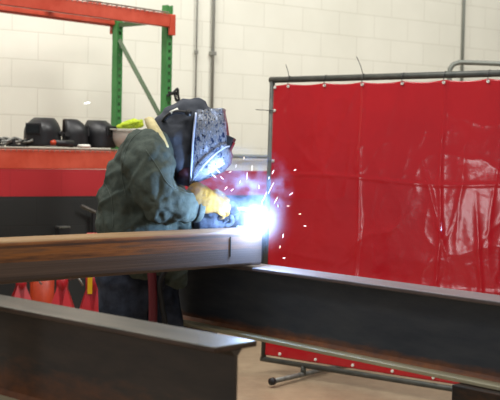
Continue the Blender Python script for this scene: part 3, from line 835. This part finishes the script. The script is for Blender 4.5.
b_ = bmesh.new(); tube(b_, smooth_path([hp(.084, -.145, .094), hp(.098, -.085, .117), hp(.120, -.02, .124), hp(.146, .03, .112), hp(.160, .048, .07)], 5), .003, 6); attach(finish('shell_ridge', b_, 'silver', None, True), sh)
def hbox(name, f0, f1, u0, u1, s0, s1, m, par):
    b_ = bmesh.new(); vs = [b_.verts.new(hp(f, u, s)) for f in (f0, f1) for u in (u0, u1) for s in (s0, s1)]
    for f in ((0, 1, 3, 2), (4, 6, 7, 5), (0, 4, 5, 1), (2, 3, 7, 6), (0, 2, 6, 4), (1, 5, 7, 3)): b_.faces.new([vs[i] for i in f])
    return attach(finish(name, b_, m, None, bev=.003), par)
lf = hbox('lens_frame', .13, .162, .0, .085, -.065, .065, 'black', sh)
hbox('lens', .161, .166, .015, .07, -.052, .052, 'lens', sh)

# gloves, five fingers each
def glove(name, wrist, fwd, nrm, thumb, curl, m, s=1.0, cuff=None, spread=.0):
    fwd = fwd.normalized(); nrm = (nrm - fwd * nrm.dot(fwd)).normalized(); th = fwd.cross(nrm).normalized()
    if th.dot(thumb) < 0: th = -th
    P_ = lambda x, y, z: wrist + (fwd * x + th * y + nrm * z) * s
    b_ = bmesh.new()
    for y, x1 in ((-.032, .072), (-.011, .082), (.012, .084), (.034, .078)):
        caps(b_, P_(.0, y * .7, 0), P_(x1, y, 0), .022 * s, .015 * s)
    for k, (y, L_) in enumerate(((-.040, .060), (-.0135, .074), (.0135, .080), (.040, .072))):
        x = .078 if abs(y) > .03 else .088; ang = 0; p_ = P_(x, y, 0); r_ = .0122 * s
        for seg, (lf_, c_) in enumerate(((.46, curl[0]), (.30, curl[1]), (.24, curl[2]))):
            ang += math.radians(c_); q_ = p_ + (fwd * math.cos(ang) - nrm * math.sin(ang) + th * (y * spread)) * (L_ * lf_ * s * 1.15)
            caps(b_, p_, q_, r_, r_ * .93); p_ = q_; r_ *= .93
    t0 = P_(.02, .03, -.004); t1 = P_(.05, .064, -.02); t2 = P_(.08, .066, -.045); t3 = P_(.10, .052, -.06)
    caps(b_, t0, t1, .02 * s, .018 * s); caps(b_, t1, t2, .0175 * s, .016 * s); caps(b_, t2, t3, .016 * s, .0145 * s)
    if cuff:
        for (x, r_) in ((.055, .040), (.035, .050), (.012, .060), (-.012, .068), (-.034, .074)):
            ball(b_, P_(x, 0, 0), r_ * s, (.75, 1, 1), 3)
    return blob(name, b_, m, .0034, wk, 2, lambda c, n: c + n * (.0035 * noise.noise(c * 28) + .0015 * noise.noise(c * 75)))
g1 = glove('glove', W(204, 200, BY - .15), V((.95, .08, -.22)), V((.0, -.86, .5)), V((0, 1, .3)), (38, 48, 32), 'leather', .86, True)
g1['label'] = 'yellow leather glove'
g2 = glove('glove', W(212, 222, BY - .03), V((.97, -.22, .12)), V((.0, .55, -.8)), V((0, -.3, 1)), (30, 40, 30), 'leather_g', .88, True)
g2['label'] = 'grey leather glove'

# welding torch with its cable
tq = empty('welding_torch', W(222, 217, BY - .07)); T = tq.location
def rel(pts): return [p - T for p in pts]
b_ = bmesh.new(); tube(b_, rel(smooth_path([W(204, 226, BY - .05), W(215, 221, BY - .065), W(228, 214, BY - .08), W(238, 209, BY - .09)], 5)), [.014] * 8 + [.017] * 8, 12); finish('handle', b_, 'rubber', tq, True)
b_ = bmesh.new(); tube(b_, rel(smooth_path([W(236, 209.5, BY - .09), W(243, 208.5, BY - .1), W(249, 210.5, BY - .14), W(252, 214, BY - .17)], 5)), .0075, 10); finish('neck', b_, 'brass', tq, True)
b_ = bmesh.new(); tube(b_, rel([W(251, 212.5, BY - .16), W(255, 218.5, BY - .20)]), [.012, .0095], 14); finish('nozzle', b_, 'brass', tq, True)
b_ = bmesh.new(); tube(b_, rel([W(224, 221, BY - .085), W(229, 219, BY - .085)]), .006, 8); finish('trigger', b_, 'black', tq, True)
tag(tq, 'welding torch with a bent copper neck held in the gloved hands', 'torch')
q0 = W(204, 226, BY - .05); b_ = bmesh.new()
YH = BY - .25
pth = [q0, W(190, 240, BY + .02), W(172, 262, YH + .04), W(160, 282, YH), W(162, 305, YH), W(166, 345, YH), V((W(166, 345, YH).x, YH + .02, .05)), V((W(150, 340, BY).x - .2, BY - .3, .013)), V((-1.2, BY - .1, .013))]
tube(b_, smooth_path(pth, 7), .011, 8)
tag(finish('torch_cable', b_, 'rubber', None, True), 'dark torch cable hanging beside the welder\'s legs', 'cable')
b_ = bmesh.new()
hx = W(152.5, 300, YH)
pth = [W(151, 240, BY - .20), W(151, 262, YH + .01), W(152.5, 285, YH), W(153, 310, YH), W(152, 360, YH), V((hx.x, YH, .05)), V((hx.x - .15, YH - .1, .022)), V((-1.1, YH - .2, .022))]
tube(b_, smooth_path(pth, 7), .017, 10)
tag(finish('red_hose', b_, 'hose', None, True), 'dark red hose hanging in front of the welder\'s legs', 'hose')

# ------------------------------------------------------------------ arc, spatter and fume
ARC = W(258, 222.5, BY - .23)
arc = empty('welding_arc', ARC)
b_ = bmesh.new(); ball(b_, (0, 0, 0), .020, (1, 1, 1.1), 3); finish('arc_core', b_, emis('arc_white', (.75, .88, 1), 400), arc, True)
tag(arc, 'blinding blue-white welding arc at the end of the rusty section', 'arc')
ld = bpy.data.lights.new('arc_light', 'POINT'); ld.energy = 20; ld.color = (.32, .55, 1); ld.shadow_soft_size = .02
lo = bpy.data.objects.new('arc_light', ld); COL.objects.link(lo); lo.location = ARC + V((.0, -.03, .03))

def fume(name, loc, scl, dens, fall, ns, label, col, bias, emi=0):
    b_ = bmesh.new(); ball(b_, (0, 0, 0), 1, (1, 1, 1), 3)
    m = bpy.data.materials.new(name + '_volume'); m.use_nodes = True; nt = m.node_tree
    nt.nodes.remove(nt.nodes['Principled BSDF']); out = nt.nodes['Material Output']
    pv = nt.nodes.new('ShaderNodeVolumePrincipled'); pv.inputs['Color'].default_value = c4(col); pv.inputs['Anisotropy'].default_value = 0
    t = nt.nodes.new('ShaderNodeTexCoord'); ln = nt.nodes.new('ShaderNodeVectorMath'); ln.operation = 'LENGTH'
    nt.links.new(t.outputs['Object'], ln.inputs[0])
    k = mth(nt, 'SUBTRACT', 1.0, ln.outputs['Value']); k = mth(nt, 'MAXIMUM', k, 0); k = mth(nt, 'POWER', k, fall)
    if ns:
        n_ = N(nt, 'ShaderNodeTexNoise', Scale=ns, Detail=3.0); nt.links.new(t.outputs['Object'], n_.inputs['Vector'])
        q = mth(nt, 'MAXIMUM', mth(nt, 'MULTIPLY', mth(nt, 'SUBTRACT', n_.outputs['Fac'], bias), 5.0), 0)
        k = mth(nt, 'MULTIPLY', k, q)
    nt.links.new(mth(nt, 'MULTIPLY', k, dens), pv.inputs['Density'])
    nt.links.new(pv.outputs[0], out.inputs['Volume'])
    me = bpy.data.meshes.new(name); b_.to_mesh(me); b_.free(); me.materials.append(m)
    o_ = bpy.data.objects.new(name, me); COL.objects.link(o_); o_.location = loc; o_.scale = scl
    tag(o_, label, 'smoke', None, 'stuff'); return o_
fume('glare_fume', ARC + V((0, 0, .0)), (.16, .14, .16), 5, 3.2, 0, 'fume haze added for the glare hugging the welding arc', (.6, .76, 1), .4)  # scattering haze added to give the arc its glare halo
fume('welding_smoke', ARC + V((-.09, .06, .13)), (.24, .14, .20), 9, .9, 4.5, 'blue white smoke curling up from the arc below the helmet', (.55, .68, 1), .50)

rs = random.Random(3)
sm_ = emis('spark_glow', (1, .78, .6), 6); sm2 = emis('spark_glow_white', (.9, .92, 1), 7)
SP = [(265, 196, 70, 6), (271, 188, 65, 9), (262, 203, 75, 5), (276, 200, 60, 5), (291, 194, 35, 3), (269, 178, 80, 2), (247, 176, 88, 5), (283, 236, 85, 3), (284, 258, 10, 2),
      (278, 206, 100, 2), (288, 206, 0, 2), (240, 182, 60, 2), (232, 190, 40, 3), (226, 188, 50, 3), (214, 176, -40, 4), (222, 178, -45, 3), (218, 171, -42, 4), (205, 168, -30, 3), (236, 166, 80, 2), (252, 168, 85, 4),
      (224, 196, -50, 3), (230, 172, 20, 2), (244, 158, 90, 2), (300, 214, 10, 2), (87, 103, 10, 4), (280, 247, 80, 2), (295, 170, 30, 2), (305, 226, 0, 2), (273, 172, 70, 3), (259, 187, 95, 3)]
for (px, py, an_, ln_) in SP:
    Y = BY - .15 + rs.uniform(-.08, .08)
    if px == 87: Y = 6.5
    p = W(px, py, Y); a_ = math.radians(an_); d = V((math.cos(a_), rs.uniform(-.2, .2), math.sin(a_))); h_ = ln_ * .75 / 280
    if px == 87: h_ *= 1.6
    r_ = .0009 if px != 87 else .004
    b_ = bmesh.new(); tube(b_, [-d * h_, -d * h_ * .5, V((0, 0, 0)), d * h_ * .6, d * h_], [.0004, r_ * .7, r_, r_ * .8, .0004], 6)
    s_ = finish('spark', b_, sm_ if rs.random() < .5 else sm2, None, True, loc=p)
    tag(s_, 'tiny glowing droplet of molten spatter flying from the welding arc' if px != 87 else 'lone glowing speck in front of the white wall above the helmets', 'spark', 'molten spatter around the arc' if px != 87 else None)

# ------------------------------------------------------------------ light
wd = bpy.data.worlds.new('world'); sc.world = wd; wd.use_nodes = True
bg = wd.node_tree.nodes['Background']; bg.inputs[0].default_value = (1.0, .98, .95, 1); bg.inputs[1].default_value = .34
def area(loc, tgt, sx, sy_, e_, col):
    l = bpy.data.lights.new('bay_or_gloss_light', 'AREA'); l.shape = 'RECTANGLE'; l.size = sx; l.size_y = sy_; l.energy = e_; l.color = col
    o_ = bpy.data.objects.new('bay_or_gloss_light', l); COL.objects.link(o_); o_.location = loc
    o_.rotation_euler = (V(tgt) - V(loc)).to_track_quat('-Z', 'Y').to_euler(); return o_
area((-1.5, 5.6, 5.2), (-1.2, 7.5, .5), 2.5, 1.2, 210, (1, .98, .94))
area((2.6, 6.0, 5.4), (2.0, 9.0, 1), 2.5, 1.2, 220, (1, .98, .94))
area((1.5, 2.0, 5.2), (1.2, 5.5, .6), 2.2, 1.0, 95, (1, .97, .92))
area((-2.8, 2.4, 5.0), (-1, 4.5, .8), 2.0, 1.0, 50, (1, .97, .92))

area((-5.6, 2.3, .95), (1.4, 6.3, 1.1), .3, .8, 11, (.95, .97, 1))  # added low window-like light, unseen, for gloss streaks on the curtain
sc.view_settings.view_transform = 'Standard'; sc.view_settings.look = 'None'
sc.view_settings.gamma = 1; sc.view_settings.use_curve_mapping = False; sc.view_settings.exposure = -.18
